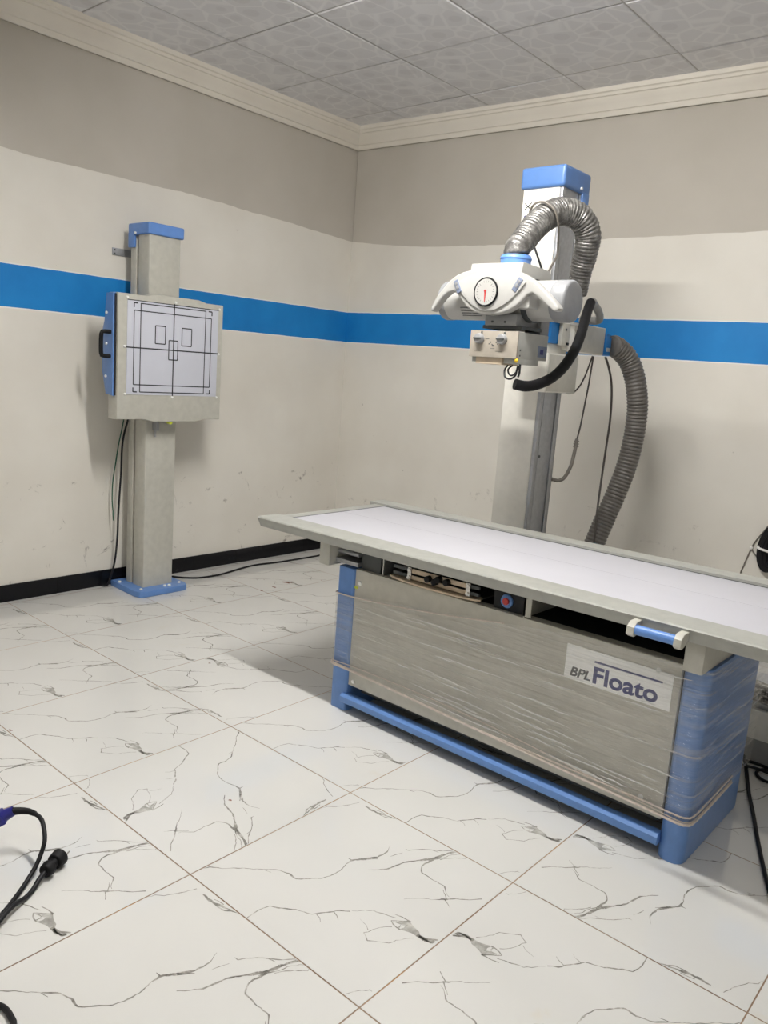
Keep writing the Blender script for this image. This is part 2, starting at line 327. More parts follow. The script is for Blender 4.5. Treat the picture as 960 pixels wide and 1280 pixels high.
TX, TY, TS = 1.245, -2.37, 0.6                           # tile joints
VEINS = [
[(-0.014,0.04,2.1),(0.015,0.093,4.2),(0.059,0.124,2.1),(0.091,0.165,3.2),(0.142,0.213,2.1),(0.188,0.254,3.2),(0.239,0.301,4.2),(0.288,0.317,5.2),(0.33,0.314,6.2),(0.346,0.328,5.2),(0.375,0.367,4.2),(0.404,0.399,4.2),(0.416,0.436,4.2),(0.421,0.493,3.2),(0.405,0.549,3.2),(0.405,0.588,6.5),(0.45,0.659,8.8),(0.468,0.694,6.6),(0.471,0.754,3.3),(0.449,0.803,1.1)] ,
[(0.38,0.587,1.1),(0.405,0.588,4.4)] ,
[(0.188,0.254,3.2),(0.223,0.263,1.1)] ,
[(0.435,0.636,4.4),(0.478,0.683,2.2)] ,
[(0.378,0.005,2.9),(0.376,0.022,2.9),(0.374,0.065,3.9),(0.386,0.118,3.9),(0.418,0.134,4.9),(0.475,0.181,2.9),(0.508,0.195,3.9),(0.541,0.209,3.9),(0.557,0.238,4.9),(0.581,0.272,3.9),(0.602,0.309,4.9),(0.634,0.335,3.0)] ,
[(0.548,0.224,2.9),(0.578,0.217,2.3),(0.596,0.202,1.0)] ,
[(0.592,0.284,3.0),(0.617,0.276,2.3),(0.635,0.264,1.0)] ,
[(0.638,0.343,1.0),(0.664,0.375,2.0),(0.695,0.409,3.0),(0.726,0.418,3.6),(0.741,0.426,3.0),(0.767,0.433,2.9),(0.791,0.444,2.0)] ,
[(0.694,0.332,1.0),(0.734,0.324,1.5),(0.759,0.308,1.5)] ,
[(0.814,0.392,1.9),(0.792,0.368,1.9),(0.776,0.338,2.3),(0.767,0.3,3.4),(0.757,0.285,4.2),(0.78,0.274,2.8),(0.797,0.262,3.8),(0.817,0.28,1.9),(0.849,0.303,1.9),(0.865,0.314,2.2),(0.874,0.346,2.3),(0.891,0.375,1.9),(0.915,0.408,1.9)] ,
[(0.774,0.457,1.6),(0.804,0.466,3.9),(0.829,0.468,4.9),(0.847,0.469,5.9)] ,
[(0.787,0.417,2.9),(0.825,0.403,3.9),(0.846,0.404,3.8)] ,
[(0.787,0.417,2.0),(0.814,0.441,2.9),(0.843,0.47,3.9)] ,
[(0.83,0.4,2.9),(0.839,0.43,1.9),(0.851,0.448,1.0)] ,
[(0.804,0.428,2.0),(0.829,0.43,1.9),(0.837,0.408,1.9)] ,
[(0.922,0.431,7.6),(0.947,0.437,6.6),(0.97,0.453,5.7),(0.987,0.468,3.8)] ,
[(0.912,0.43,9.5),(0.951,0.426,6.6),(0.981,0.436,5.7),(0.985,0.453,3.8)] ,
[(0.938,0.429,5.7),(0.969,0.436,7.6),(0.982,0.45,5.7)] ,
[(0.738,0.557,1.0),(0.776,0.605,1.6),(0.831,0.653,3.1),(0.863,0.688,6.1),(0.882,0.713,5.1),(0.904,0.733,3.1),(0.936,0.762,2.1),(0.968,0.805,3.1)] ,
[(0.817,0.729,1.7),(0.84,0.712,2.5),(0.862,0.692,3.1)] ,
[(0.862,0.682,3.1),(0.891,0.667,3.0),(0.905,0.658,1.6)] ,
[(0.501,0.59,1.7),(0.556,0.66,4.3),(0.565,0.701,4.3),(0.576,0.752,5.5),(0.613,0.815,6.6),(0.646,0.862,9.9),(0.663,0.931,8.9),(0.681,0.977,7.9),(0.703,1.019,4.5)] ,
[(0.644,0.842,3.3),(0.671,0.898,3.3),(0.692,0.962,2.2),(0.726,1.01,2.2)] ,
[(0.676,0.891,2.7),(0.715,0.954,2.7),(0.752,0.987,2.2),(0.74,1.015,1.8)] ,
[(0.657,0.87,6.6),(0.646,0.818,4.4),(0.649,0.792,3.9),(0.66,0.773,4.3),(0.68,0.753,4.3),(0.734,0.75,3.8),(0.806,0.753,3.8),(0.835,0.725,1.7),(0.862,0.711,1.0)] ,
[(0.515,0.836,2.2),(0.532,0.837,3.4),(0.561,0.88,2.2),(0.601,0.92,3.4),(0.645,0.955,2.7),(0.69,1.012,2.7)] ,
[(0.608,0.922,2.7),(0.638,0.93,1.3)] ,
[(0.505,0.74,1.8),(0.511,0.764,2.2),(0.525,0.802,1.3)] ,
[(-0.004,0.761,1.4),(0.014,0.818,2.9),(0.043,0.842,2.9),(0.072,0.9,3.7),(0.096,0.965,2.0)] ,
[(0.143,0.963,3.7),(0.193,0.961,8.5),(0.236,0.969,8.5),(0.3,0.988,3.6)] ,
[(0.184,0.959,2.4),(0.28,0.965,4.8),(0.342,1.008,2.9)] ,
[(0.199,0.977,2.4),(0.252,0.986,2.4)] ,
[(0.925,0.01,1.7),(0.934,0.032,1.4),(0.953,0.064,1.4),(0.972,0.086,2.1)] ,
[(0.968,0.085,2.6),(0.982,0.086,1.4)] ,
]
BLOB = [(0.79,0.417),(0.806,0.426),(0.819,0.442),(0.836,0.454),(0.844,0.469),(0.869,0.458),(0.888,0.454),(0.906,0.451),(0.921,0.439),(0.944,0.434),(0.933,0.424),(0.913,0.423),(0.889,0.421),(0.865,0.412),(0.842,0.402),(0.85,0.424),(0.845,0.442),(0.826,0.427)]
ROT = {(0, 0): 2, (1, -1): 3, (3, -1): 2, (3, 0): 2, (4, 0): 2, (4, -2): 1, (-1, -2): 2}
def build_floor():
    verts, faces, mi = [], [], []
    def face(pts, m):
        i0 = len(verts); verts.extend(pts); faces.append(tuple(range(i0, i0+len(pts)))); mi.append(m)
    face([(-.1, ROOM_Y-.1, -.0012), (ROOM_X+.1, ROOM_Y-.1, -.0012), (ROOM_X+.1, .45, -.0012), (-.1, .45, -.0012)], 0)
    G = .0017
    for i in range(-3, 7):
        for j in range(-6, 6):
            x0, y0 = TX+TS*i, TY+TS*j
            if x0 > ROOM_X+.1 or y0 > .5 or x0+TS < -.1 or y0+TS < ROOM_Y: continue
            face([(x0+G, y0+G, 0), (x0+TS-G, y0+G, 0), (x0+TS-G, y0+TS-G, 0), (x0+G, y0+TS-G, 0)], 1)
            r = ROT.get((i, j), 0)
            def W(u, v, z=.0002):
                for _ in range(r): u, v = 1-v, u
                u, v = min(max(u, .004), .996), min(max(v, .004), .996)
                return (x0+u*TS, y0+v*TS, z)
            rnd = random.Random(99)
            for line in VEINS:
                P = []
                for a, b in zip(line[:-1], line[1:]):
                    L = math.hypot(b[0]-a[0], b[1]-a[1]); n = max(1, int(L/.014))
                    for q in range(n):
                        t = q/n; jx = .0028 if q else .0
                        P.append((a[0]+(b[0]-a[0])*t+rnd.uniform(-jx, jx), a[1]+(b[1]-a[1])*t+rnd.uniform(-jx, jx), (a[2]+(b[2]-a[2])*t)*rnd.uniform(.45, 1.05)))
                P.append(line[-1])
                for a, b in zip(P[:-1], P[1:]):
                    dx, dy = b[0]-a[0], b[1]-a[1]; L = math.hypot(dx, dy) or 1; nx, ny = -dy/L, dx/L
                    wa, wb = a[2]*.00056/TS, b[2]*.00056/TS
                    face([W(a[0]-nx*wa, a[1]-ny*wa), W(b[0]-nx*wb, b[1]-ny*wb), W(b[0]+nx*wb, b[1]+ny*wb), W(a[0]+nx*wa, a[1]+ny*wa)], 2)
            face([W(u, v, .00015) for u, v in BLOB], 3)
    for sx_, sy_, r in [(.535, -.932, .024), (.552, -.912, .012), (.573, -1.06, .015), (.581, -1.165, .012), (2.232, -2.676, .0055), (1.304, -2.065, .0055), (1.388, -2.961, .008), (.62, -.72, .006), (3.36, -1.38, .006)]:
        if r: face([(sx_+r*(1+.35*math.sin(a*3+sx_*40))*math.cos(a), sy_+.7*r*(1+.35*math.sin(a*2+sy_*40))*math.sin(a), .0003) for a in [2*math.pi*q/14 for q in range(14)]], 4)
    me = bpy.data.meshes.new('floor'); me.from_pydata(verts, [], faces)
    me.polygons.foreach_set('material_index', mi)
    for m in ('grout', 'tile', 'vein', 'smoke', 'spot'): me.materials.append(M[m])
    o = bpy.data.objects.new('floor', me); C.objects.link(o); me.update(); return struct(o)
build_floor()

def coat_wall(name, P, L0, L1, tops, coat):
    """plaster slab with a thicker enamel coat up to a hand-finished wavy edge; P(along, off, z)"""
    mb = MB()
    def slab(d0, d1, zs, mi):                            # zs: list of (along, ztop)
        b = bmesh.new(); rows = []
        for t, zt in zs:
            rows.append([b.verts.new(P(t, d0, 0)), b.verts.new(P(t, d0, zt)), b.verts.new(P(t, d1, zt)), b.verts.new(P(t, d1, 0))])
        for r0, r1 in zip(rows[:-1], rows[1:]):
            for q in range(4): b.faces.new((r0[q], r1[q], r1[(q+1) % 4], r0[(q+1) % 4]))
        b.faces.new(rows[0]); b.faces.new(rows[-1][::-1]); mb._merge(b, mi)
    slab(-.12, -.005, [(L0, CEIL+.05), (L1, CEIL+.05)], 0)
    n = 160; zs = []
    for q in range(n+1):
        t = L0+(L1-L0)*q/n
        for (ta, za), (tb, zb) in zip(tops[:-1], tops[1:]):
            if ta <= t <= tb or (tb == tops[-1][0] and t > tb): z = za+(zb-za)*min(1, max(0, (t-ta)/(tb-ta)))
            if ta <= t <= tb: break
        zs.append((t, z+.006*mnoise.noise(Vector((t*5, L1, 0)))+.003*mnoise.noise(Vector((t*19, L1, 3)))))
    slab(-.006, 0, zs, 1)
    return struct(mb.build(name, [M['plaster'], coat], smooth_angle=0))
coat_wall('wall_left', lambda t, d, z: Vector((d, -t, z)), -.1, -ROOM_Y,
          [(-.1, 2.145), (0, 2.145), (.3, 2.158), (.72, 2.176), (1.31, 2.193), (1.71, 2.189), (2.14, 2.185), (2.4, 2.192), (5.7, 2.2)], M['coat_left'])
coat_wall('wall_back', lambda t, d, z: bw(t, d, z), 0, ROOM_X,
          [(0, 2.144), (.28, 2.119), (.61, 2.094), (1.25, 2.093), (1.94, 2.101), (2.3, 2.106), (2.7, 2.112), (5.3, 2.14)], M['coat_back'])
struct(MB().box(ROOM_X, ROOM_X+.12, ROOM_Y, back_y(ROOM_X), 0, CEIL+.05).build('wall_right', M['coat_back']))
struct(MB().box(0, ROOM_X, ROOM_Y-.12, ROOM_Y, 0, CEIL+.05).build('wall_front', M['coat_back']))

# ceiling: pressed panels with seams
mb = MB(); mb.box(-.1, ROOM_X+.1, ROOM_Y-.1, .45, CEIL+.004, CEIL+.1, mi=1)
rnd = random.Random(5)
for i in range(-1, 9):
    for j in range(-1, 10):
        x0, y0 = .477+.597*i, -.245-.595*j
        if x0 > ROOM_X: continue
        dz = rnd.uniform(-.0016, .0012); g = .0036
        b = bmesh.new()
        o_ = [(x0+g, y0-.595+g), (x0+.597-g, y0-.595+g), (x0+.597-g, y0-g), (x0+g, y0-g)]; s_ = .006
        i_ = [(x0+g+s_, y0-.595+g+s_), (x0+.597-g-s_, y0-.595+g+s_), (x0+.597-g-s_, y0-g-s_), (x0+g+s_, y0-g-s_)]
        tl = [rnd.uniform(-.0012, .0012) for _ in range(4)]
        vo_ = [b.verts.new((x, y, CEIL+.003+t)) for (x, y), t in zip(o_, tl)]; vi = [b.verts.new((x, y, CEIL+dz+t)) for (x, y), t in zip(i_, tl)]
        b.faces.new(vi)
        for q in range(4): b.faces.new((vo_[q], vo_[(q+1) % 4], vi[(q+1) % 4], vi[q]))
        mb._merge(b, 0)
struct(mb.build('ceiling', [M['ceiling'], M['ceiling_seam']], smooth_angle=0))

# cornices (stepped plaster moulding) mitred at the corner
prof = [(0, 2.735), (.012, 2.733), (.020, 2.745), (.022, 2.757), (.030, 2.760), (.036, 2.772), (.05, 2.790), (.068, 2.806), (.072, 2.815), (.082, 2.818), (.088, 2.830), (.098, 2.834), (.104, 2.846), (.108, CEIL+.002), (0, CEIL+.002)]
def corner(d):                                           # where x = d meets the back wall offset by d
    return Vector((d, (d*math.sin(TH)-d)/math.cos(TH), 0))
def cornice(name, endf):
    mb = MB(); b = bmesh.new()
    a = [b.verts.new(corner(d)+Vector((0, 0, z))) for d, z in prof]; e = [b.verts.new(endf(d, z)) for d, z in prof]
    for q in range(len(prof)): b.faces.new((a[q], a[(q+1) % len(prof)], e[(q+1) % len(prof)], e[q]))
    b.faces.new(a); b.faces.new(e); mb._merge(b); return struct(mb.build(name, M['cornice'], smooth_angle=25))
cornice('trim_1', lambda d, z: Vector((d, ROOM_Y, z))); cornice('trim_2', lambda d, z: bw(ROOM_X, d, z))

# black tile skirting
mb = MB(); y = -.009
while y > ROOM_Y:
    y1 = max(ROOM_Y, y-.6 if y < -.1 else -.30); mb.box(0, .009, y1+.0008, y-.0008, 0, .089, .0012, 1); y = y1
struct(mb.build('baseboard_left', M['skirting'], smooth_angle=0))
mb = MB(); t = .0
R = Matrix.Rotation(TH, 4, 'Z')
while t < ROOM_X: mb.box(t+.0008, min(ROOM_X, t+.6)-.0008, -.009, 0, 0, .089, .0012, 1, M=R); t += .6
struct(mb.build('baseboard_back', M['skirting'], smooth_angle=0))

# ceiling batten lamp (above the frame)
t = thing('ceiling_lamp', (2.4, -2.36, 2.853), 'long white batten lamp on the panelled ceiling above the table', 'lamp')
MB().box(1.8, 3.0, -2.39, -2.33, 2.805, 2.8525, .006).box(1.8, 1.82, -2.385, -2.335, 2.765, 2.81, .004).box(2.98, 3.0, -2.385, -2.335, 2.765, 2.81, .004).build('lamp_body', M['white'], t)
MB().box(1.82, 2.98, -2.388, -2.332, 2.776, 2.803, .008).build('lamp_tube', M['lamp_tube'], t)

t = thing('ceiling_panel_light', (3.5, -4.0, 2.853), 'square white panel light on the ceiling behind the photographer', 'lamp')
MB().box(3.2, 3.8, -4.3, -3.7, 2.835, 2.8525, .004).build('panel_frame', M['white'], t)
MB().box(3.215, 3.785, -4.285, -3.715, 2.828, 2.836).build('diffuser', M['panel_diffuser'], t)

# ------------------------------------------------------------------ radiography table
def warp_table(p): return Vector((p.x, p.y, p.z*(1+.026*(p.x-1.57)/1.9)))
SEAM = -1.64
tb = thing('radiography_table', (2.65, -1.66, 0), 'long grey and blue X-ray table with a white floating top, base wrapped in clear film', 'X-ray table')
def tpart(mb, name, mat, label=None, parent=tb, sm=40): return mb.warp(warp_table).build(name, mat, parent, sm, label)
mb = MB().box(1.625, 3.70, -1.947, -1.362, .676, .694, .003)
mb.box(1.63, 3.70, SEAM-.0012, SEAM+.0012, .6938, .6943, mi=1).box(1.63, 3.70, -1.3675, -1.362, .6935, .6955, mi=2).box(1.632, 1.637, -1.945, -1.362, .6935, .6955, mi=2)
tpart(mb, 'tabletop', [M['sheet_white'], M['seam'], M['dark_grey']], 'smooth white table surface with a faint lengthwise seam')
# front and back rails: an extruded profile with a lit flat, a rounded nose and a grooved face
pf = [(-1.945, .700), (-2.040, .700), (-2.047, .6980), (-2.0505, .694), (-2.0500, .689), (-2.0435, .677), (-2.0425, .676), (-2.034, .658), (-2.0, .657), (-1.945, .662)]
tpart(MB().prism(pf, 'x', 1.563, 3.76, 0), 'front_rail', M['rail_paint'], sm=25)
tpart(MB().prism([(-1.362, .704), (-1.275, .704), (-1.265, .698), (-1.262, .688), (-1.266, .66), (-1.31, .657), (-1.362, .662)], 'x', 1.545, 3.76, 0), 'back_rail', M['rail_paint'], sm=25)
tpart(MB().box(1.575, 1.635, -1.945, -1.362, .665, .696, .003), 'end_rail', M['rail_paint'])
tpart(MB().box(3.695, 3.755, -1.945, -1.362, .665, .696, .003), 'end_rail', M['rail_paint'])
tpart(MB().box(1.70, 3.62, -1.93, -1.38, .645, .677), 'top_underframe', M['dark_grey'])
# base
tpart(MB().vround(1.936, 2.020, -1.957, -1.46, 0, .565, .012, 3, .002), 'end_frame', M['blue_base'])
tpart(MB().vround(3.262, 3.338, -1.957, -1.455, 0, .568, .034, 6, .002), 'end_frame', M['blue_base'])
tpart(MB().box(2.020, 3.262, -1.948, -1.935, .108, .566, .002).box(2.02, 3.262, -1.935, -1.905, .556, .566), 'front_panel', M['grey_side'])
tpart(MB().box(2.020, 3.262, -1.480, -1.468, .108, .566, .002), 'rear_panel', M['grey_side'])
tpart(MB().box(2.06, 3.24, -1.915, -1.52, .080, .125, .002).box(2.05, 3.24, -1.86, -1.55, .125, .545), 'inner_chassis', M['dark_grey'])
tpart(MB().prism([(-1.972, .042), (-1.964, .036), (-1.930, .036), (-1.930, .068), (-1.948, .073), (-1.964, .071), (-1.972, .063)], 'x', 2.0, 3.268, .004), 'foot_rail', M['blue_base'], sm=30)
for i, (x, z) in enumerate(((2.046, .517), (2.046, .128), (3.197, .530), (3.197, .150))):
    tpart(MB().cyl((x, -1.944, z), (x, -1.953, z), .0085, .0075, 16, bev=.0015), 'panel_bolt', M['bolt'], 'round white bolt cap')
tpart(MB().box(2.018, 2.036, -1.9495, -1.947, .492, .501), 'inspection_dot', M['lime'], 'small lime green sticker')
# slot between panel and top: dark bay, dividers, cassette tray, button
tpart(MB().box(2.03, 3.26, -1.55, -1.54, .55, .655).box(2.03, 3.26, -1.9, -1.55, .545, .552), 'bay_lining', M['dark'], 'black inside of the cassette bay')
tpart(MB().box(2.03, 2.125, -1.93, -1.70, .566, .645, .002), 'bay_cover', M['dark_grey'])
tpart(MB().box(2.139, 2.143, -1.935, -1.60, .566, .648), 'bay_divider', M['alu_light'])
tpart(MB().box(2.745, 2.752, -1.945, -1.60, .566, .646).box(2.745, 2.772, -1.945, -1.941, .57, .640), 'bay_bracket', M['grey_paint'])
tpart(MB().box(2.62, 2.745, -1.925, -1.918, .566, .646), 'switch_plate', M['dark'])
bt = tpart(MB().torus((2.672, -1.929, .598), .0165, .0065, 'Y').cyl((2.672, -1.918, .598), (2.672, -1.934, .598), .015), 'push_button', M['blue_base'], 'blue ringed push button')
tpart(MB().cyl((2.672, -1.93, .598), (2.672, -1.9405, .598), .0115, bev=.002), 'button_centre', M['red'], 'red button centre', bt)
tray = tpart(MB().box(2.20, 2.56, -1.91, -1.60, .570, .574), 'cassette_tray', M['dark_grey'])
lip = [(2.175, -1.935)] + [(2.175+.40*q/14, -1.935-.030*math.sin(math.pi*q/14)**.6) for q in range(1, 14)] + [(2.575, -1.935), (2.56, -1.90), (2.20, -1.90)]
tpart(MB().prism(lip, 'z', .572, .579, .0015), 'tray_lip', M['brass'], 'pale brown curved tray handle', tray)
tpart(MB().box(2.19, 2.565, -1.934, -1.928, .609, .620).box(2.19, 2.565, -1.934, -1.928, .586, .597), 'clamp_rail', M['dark_grey'], None, tray)
for x in (2.27, 2.525):
    tpart(MB().box(x-.008, x+.008, -1.942, -1.933, .580, .626, .001).cyl((x, -1.941, .59), (x, -1.947, .59), .006).cyl((x, -1.941, .617), (x, -1.947, .617), .006), 'tray_clamp', M['chrome'], None, tray)
tpart(MB().box(2.28, 2.52, -1.939, -1.934, .606, .622).box(2.28, 2.52, -1.939, -1.934, .584, .598), 'clamp_bar', M['brass'], None, tray)
for x, z in ((2.36, .604), (2.39, .600), (2.405, .612), (2.44, .610)):
    tpart(MB().cyl((x, -1.936, z), (x, -1.958, z), .0115, bev=.002), 'clamp_knob', M['black'], 'black clamp knob', tray)
# transverse brake beams under the top
tpart(MB().box(1.858, 1.912, -1.985, -1.42, .560, .650, .004), 'cross_beam', M['grey_paint'])
tpart(MB().box(3.276, 3.330, -2.000, -1.42, .566, .650, .006), 'cross_beam', M['grey_paint'])
tpart(MB().box(1.912, 2.03, -1.95, -1.50, .575, .590).cyl((1.912, -1.93, .615), (2.02, -1.93, .615), .009).box(1.94, 2.0, -1.80, -1.55, .59, .648), 'roller_carriage', M['alu'])
# pull handle
hd = tpart(MB().cyl((3.168, -2.083, .668), (3.280, -2.083, .668), .0135, bev=.001), 'pull_handle', M['blue_cap'], 'glossy blue handle grip')
for x in (3.148, 3.276):
    tpart(MB().prism([(-2.045, .688), (-2.082, .688), (-2.098, .676), (-2.100, .656), (-2.088, .648), (-2.070, .651), (-2.045, .666)], 'x', x, x+.022, .004), 'handle_bracket', M['grey_paint'], 'cream handle end', hd)
# maker's plate
lp = tpart(MB().box(2.912, 3.242, -1.9515, -1.948, .424, .530, .0008), 'name_plate', M['plate_white'], 'white name plate')
UX, UZ = (1, 0, .013), (0, 0, 1)
text('BPL', 'lettering', M['grey_ink'], lp, (2.929, -1.9518, .4445), .041, UX, UZ, shear=.22, bold=.0009, sx=1.10, spacing=.97)
text('Floato', 'lettering', M['navy'], lp, (3.003, -1.9518, .4445), .071, UX, UZ, bold=.0019, sx=1.12)
MB().prism([(3.006, .5115), (3.214, .5142), (3.214, .5085), (3.006, .5058)], 'y', -1.9522, -1.9514).build('lettering_bar', M['navy'], lp)
# stretch film around the base
def film_path(n=10):
    pts = [(1.932, -1.60), (1.932, -1.95), (1.938, -1.961), (2.2, -1.9635), (2.6, -1.965), (3.0, -1.963), (3.300, -1.961)]
    for q in range(1, 8):
        a = math.radians(-90+90*q/8); pts.append((3.306+.037*math.cos(a), -1.925+.037*math.sin(a)))
    return pts + [(3.344, -1.90), (3.348, -1.70), (3.352, -1.50), (3.352, -1.452)]
fp = film_path()
def film_z(x, y):
    zl = .176-.050*(x-1.93)/1.4
    if y > -1.9 and x > 3.2: zl += .03*(y+1.9)/.45
    zt = min(.566, .462+.104*max(0, (x-2.0)/.95))
    return zl, zt
b = bmesh.new(); rows = []
dense = []
for (xa, ya), (xb, yb) in zip(fp[:-1], fp[1:]):
    n_ = max(1, int(math.hypot(xb-xa, yb-ya)/.03)); dense += [(xa+(xb-xa)*q/n_, ya+(yb-ya)*q/n_) for q in range(n_)]
dense.append(fp[-1])
for x, y in dense:
    zl, zt = film_z(x, y); rows.append([b.verts.new((x, y-(.0012*math.sin(37*(zl+(zt-zl)*q/14)+x*9) if y < -1.95 else 0)*0, zl+(zt-zl)*q/14)) for q in range(15)])
for r0, r1 in zip(rows[:-1], rows[1:]):
    for q in range(14): b.faces.new((r0[q], r1[q], r1[q+1], r0[q+1]))
fm = MB(); fm._merge(b)
rc = random.Random(11)
for q in range(46):                                      # pulled creases standing proud of the film, whitened to paint their glints
    x = rc.uniform(2.25, 3.2); zl, zt = film_z(x, -1.96); z = zl+.02+(zt-zl-.05)*rc.random()**1.8; L_ = rc.uniform(.05, .30)
    if x+L_ > 3.30: L_ = 3.30-x
    if L_ > .02: fm.tube([(x+L_*u, -1.9655, z+.035*L_*(-1 if z < .3 else .4)*u+.0015*math.sin(9*u+q)) for u in (0, .25, .5, .75, 1)], lambda u: .0002+.0022*math.sin(math.pi*u), 6, .02, mi=1)
tpart(fm, 'stretch_film', [M['film'], M['crease_glint']], 'clear shiny stretch film', sm=180)
low = [Vector((x, y, film_z(x, y)[0])) for x, y in dense]
def off(p, d): return Vector((p.x+(d if p.x > 3.30 else (-d if p.x < 1.935 else 0)), p.y-(d if p.y < -1.95 else 0), p.z))
for dz, r in ((.002, .0042), (.012, .0026), (.021, .0018)):
    tpart(MB().tube([off(p, .003)+Vector((0, 0, dz*(1+.8*math.sin(p.x*3.1+dz*300)))) for p in low[:-4:3]], r, 7, .03), 'film_roll', M['rope'], 'gathered pinkish film edge')
up = [Vector((x, y, film_z(x, y)[1])) for x, y in dense if x < 2.72 and y < -1.5]
tpart(MB().tube([off(p, .002)+Vector((0, 0, -.01*math.sin((p.x-1.93)*4))) for p in up[::3]], .0028, 6, .03), 'film_roll', M['rope'], 'gathered pinkish film edge')

# ------------------------------------------------------------------ chest bucky stand by the left wall
cs = thing('chest_stand', (.18, -1.65, 0), 'grey upright chest X-ray stand with blue base and cap against the left wall', 'X-ray stand')
bp = MB().prism([(.03, -1.80), (.29, -1.812), (.325, -1.80), (.338, -1.77), (.338, -1.53), (.325, -1.502), (.29, -1.49), (.03, -1.49)], 'z', 0, .034, .006).build('base_plate', M['blue_base'], cs)
for x, y in ((.10, -1.787), (.292, -1.772), (.300, -1.628), (.304, -1.602), (.10, -1.52), (.285, -1.525)):
    MB().cyl((x, y, .033), (x, y, .042), .009, .007, 14, bev=.0015).build('anchor_bolt', M['bolt'], bp, label='white bolt cap')
MB().vround(.158, .262, -1.742, -1.556, .03, 1.90, .006, 3).build('column', M['grey_paint'], cs)
MB().box(.140, .160, -1.730, -1.568, .03, 1.90).build('column_back_strip', M['strip_brown'], cs, label='brown strip behind the column')
MB().box(.090, .141, -1.742, -1.556, .03, 1.88, .003).build('column_rear_channel', M['grey_paint'], cs)
cap = MB().box(.082, .276, -1.756, -1.543, 1.897, 1.955, .010, 3).box(.082, .140, -1.756, -1.742, 1.835, 1.91, .005).box(.082, .140, -1.557, -1.543, 1.835, 1.91, .005)
cap = cap.build('column_cap', M['blue_cap'], cs)
MB().cyl((.155, -1.755, 1.905), (.155, -1.762, 1.905), .006).build('cap_screw', M['bolt'], cap, label='white cap screw')
st = MB().box(.0008, .006, -1.80, -1.60, 1.795, 1.832, .001).box(.0008, .095, -1.63, -1.60, 1.795, 1.832)
st = st.build('wall_strap', M['alu'], cs, label='steel strap screwed to the wall')
for z in (1.803, 1.822): MB().cyl((.005, -1.787, z), (.008, -1.787, z), .0045).build('strap_screw', M['dark_grey'], st)
# the bucky housing: a shallow box whose bottom and top edges swell in the middle
bo = []
for q in range(13): y = -1.97+.63*q/12; bo.append((y, 1.588+(.012 if 4 <= q <= 9 else .0)-.004))
for q in range(13): y = -1.34-.63*q/12; bo.append((y, .966-(.012 if 3 <= q <= 8 else .0)))
hs = MB().prism(bo, 'x', .272, .360, .008).build('bucky_housing', M['grey_paint'], cs)
sh = MB().box(.359, .3625, -1.921, -1.373, 1.092, 1.557, .0008).build('target_sheet', M['target_sheet'], hs, label='pale target sheet with ruled black lines')
def frame(mb, y0, y1, z0, z1, w=.0048, x0=.3622, x1=.3630):
    mb.box(x0, x1, y0, y1, z1-w/2, z1+w/2).box(x0, x1, y0, y1, z0-w/2, z0+w/2).box(x0, x1, y0-w/2, y0+w/2, z0, z1).box(x0, x1, y1-w/2, y1+w/2, z0, z1); return mb
mb = MB(); frame(mb, -1.847, -1.457, 1.106, 1.543); frame(mb, -1.884, -1.419, 1.142, 1.507)
for y0, y1, z0, z1 in ((-1.762, -1.703, 1.353, 1.442), (-1.603, -1.543, 1.352, 1.442), (-1.681, -1.627, 1.276, 1.374)): frame(mb, y0, y1, z0, z1, .0052)
mb.box(.3622, .3632, -1.656, -1.650, 1.088, 1.560).box(.3622, .3632, -1.932, -1.366, 1.322, 1.328)
mb.box(.3622, .3630, -1.921, -1.373, 1.553, 1.557)
for y, sy in ((-1.885, 1), (-1.417, -1)):
    for z, sz in ((1.543, -1), (1.106, 1)):
        mb.box(.3622, .3630, min(y, y+sy*.022), max(y, y+sy*.022), z-.003, z+.003).box(.3622, .3630, y-.003, y+.003, min(z, z+sz*.022), max(z, z+sz*.022))
mb.build('ruled_lines', M['ink'], sh, 0)
for y, z in ((-1.922, 1.565), (-1.645, 1.567), (-1.368, 1.560), (-1.934, 1.328), (-1.365, 1.323), (-1.929, 1.094), (-1.654, 1.083), (-1.370, 1.088)):
    MB().cyl((.360, y, z), (.367, y, z), .0075, .006, 14, bev=.0015).build('corner_stud', M['bolt'], hs, label='round white stud')
sd = MB().prism([(.275, 1.580), (.339, 1.582), (.339, 1.082), (.275, 1.088), (.262, 1.13), (.240, 1.20), (.240, 1.40), (.258, 1.45)], 'y', -1.985, -1.968, .003).build('side_cover', M['blue_base'], cs, label='blue side cover of the bucky')
MB().box(.339, .346, -1.978, -1.968, 1.085, 1.578).build('shadow_gap', M['ink'], sd)
for x, z in ((.281, 1.485), (.283, 1.335), (.279, 1.175)): MB().cyl((x, -1.984, z), (x, -1.991, z), .0075, .006, 14).build('cover_stud', M['bolt'], sd, label='white stud')
MB().tube([(.318, -1.98, 1.392), (.315, -2.018, 1.392), (.312, -2.030, 1.380), (.310, -2.030, 1.288), (.312, -2.018, 1.275), (.315, -1.98, 1.275)], .0105, 8, .008).build('carry_handle', M['black'], sd, label='black D-shaped handle')
MB().cyl((.325, -1.650, .970), (.325, -1.650, .945), .010, bev=.002).cyl((.325, -1.650, .950), (.352, -1.650, .950), .011, bev=.002).build('lock_knob', M['lime'], cs, label='lime green lock knob')
MB().box(.262, .30, -1.705, -1.685, .90, .965, .003).cyl((.275, -1.695, .90), (.275, -1.695, .865), .006).build('lock_lever', M['grey_plastic'], cs)

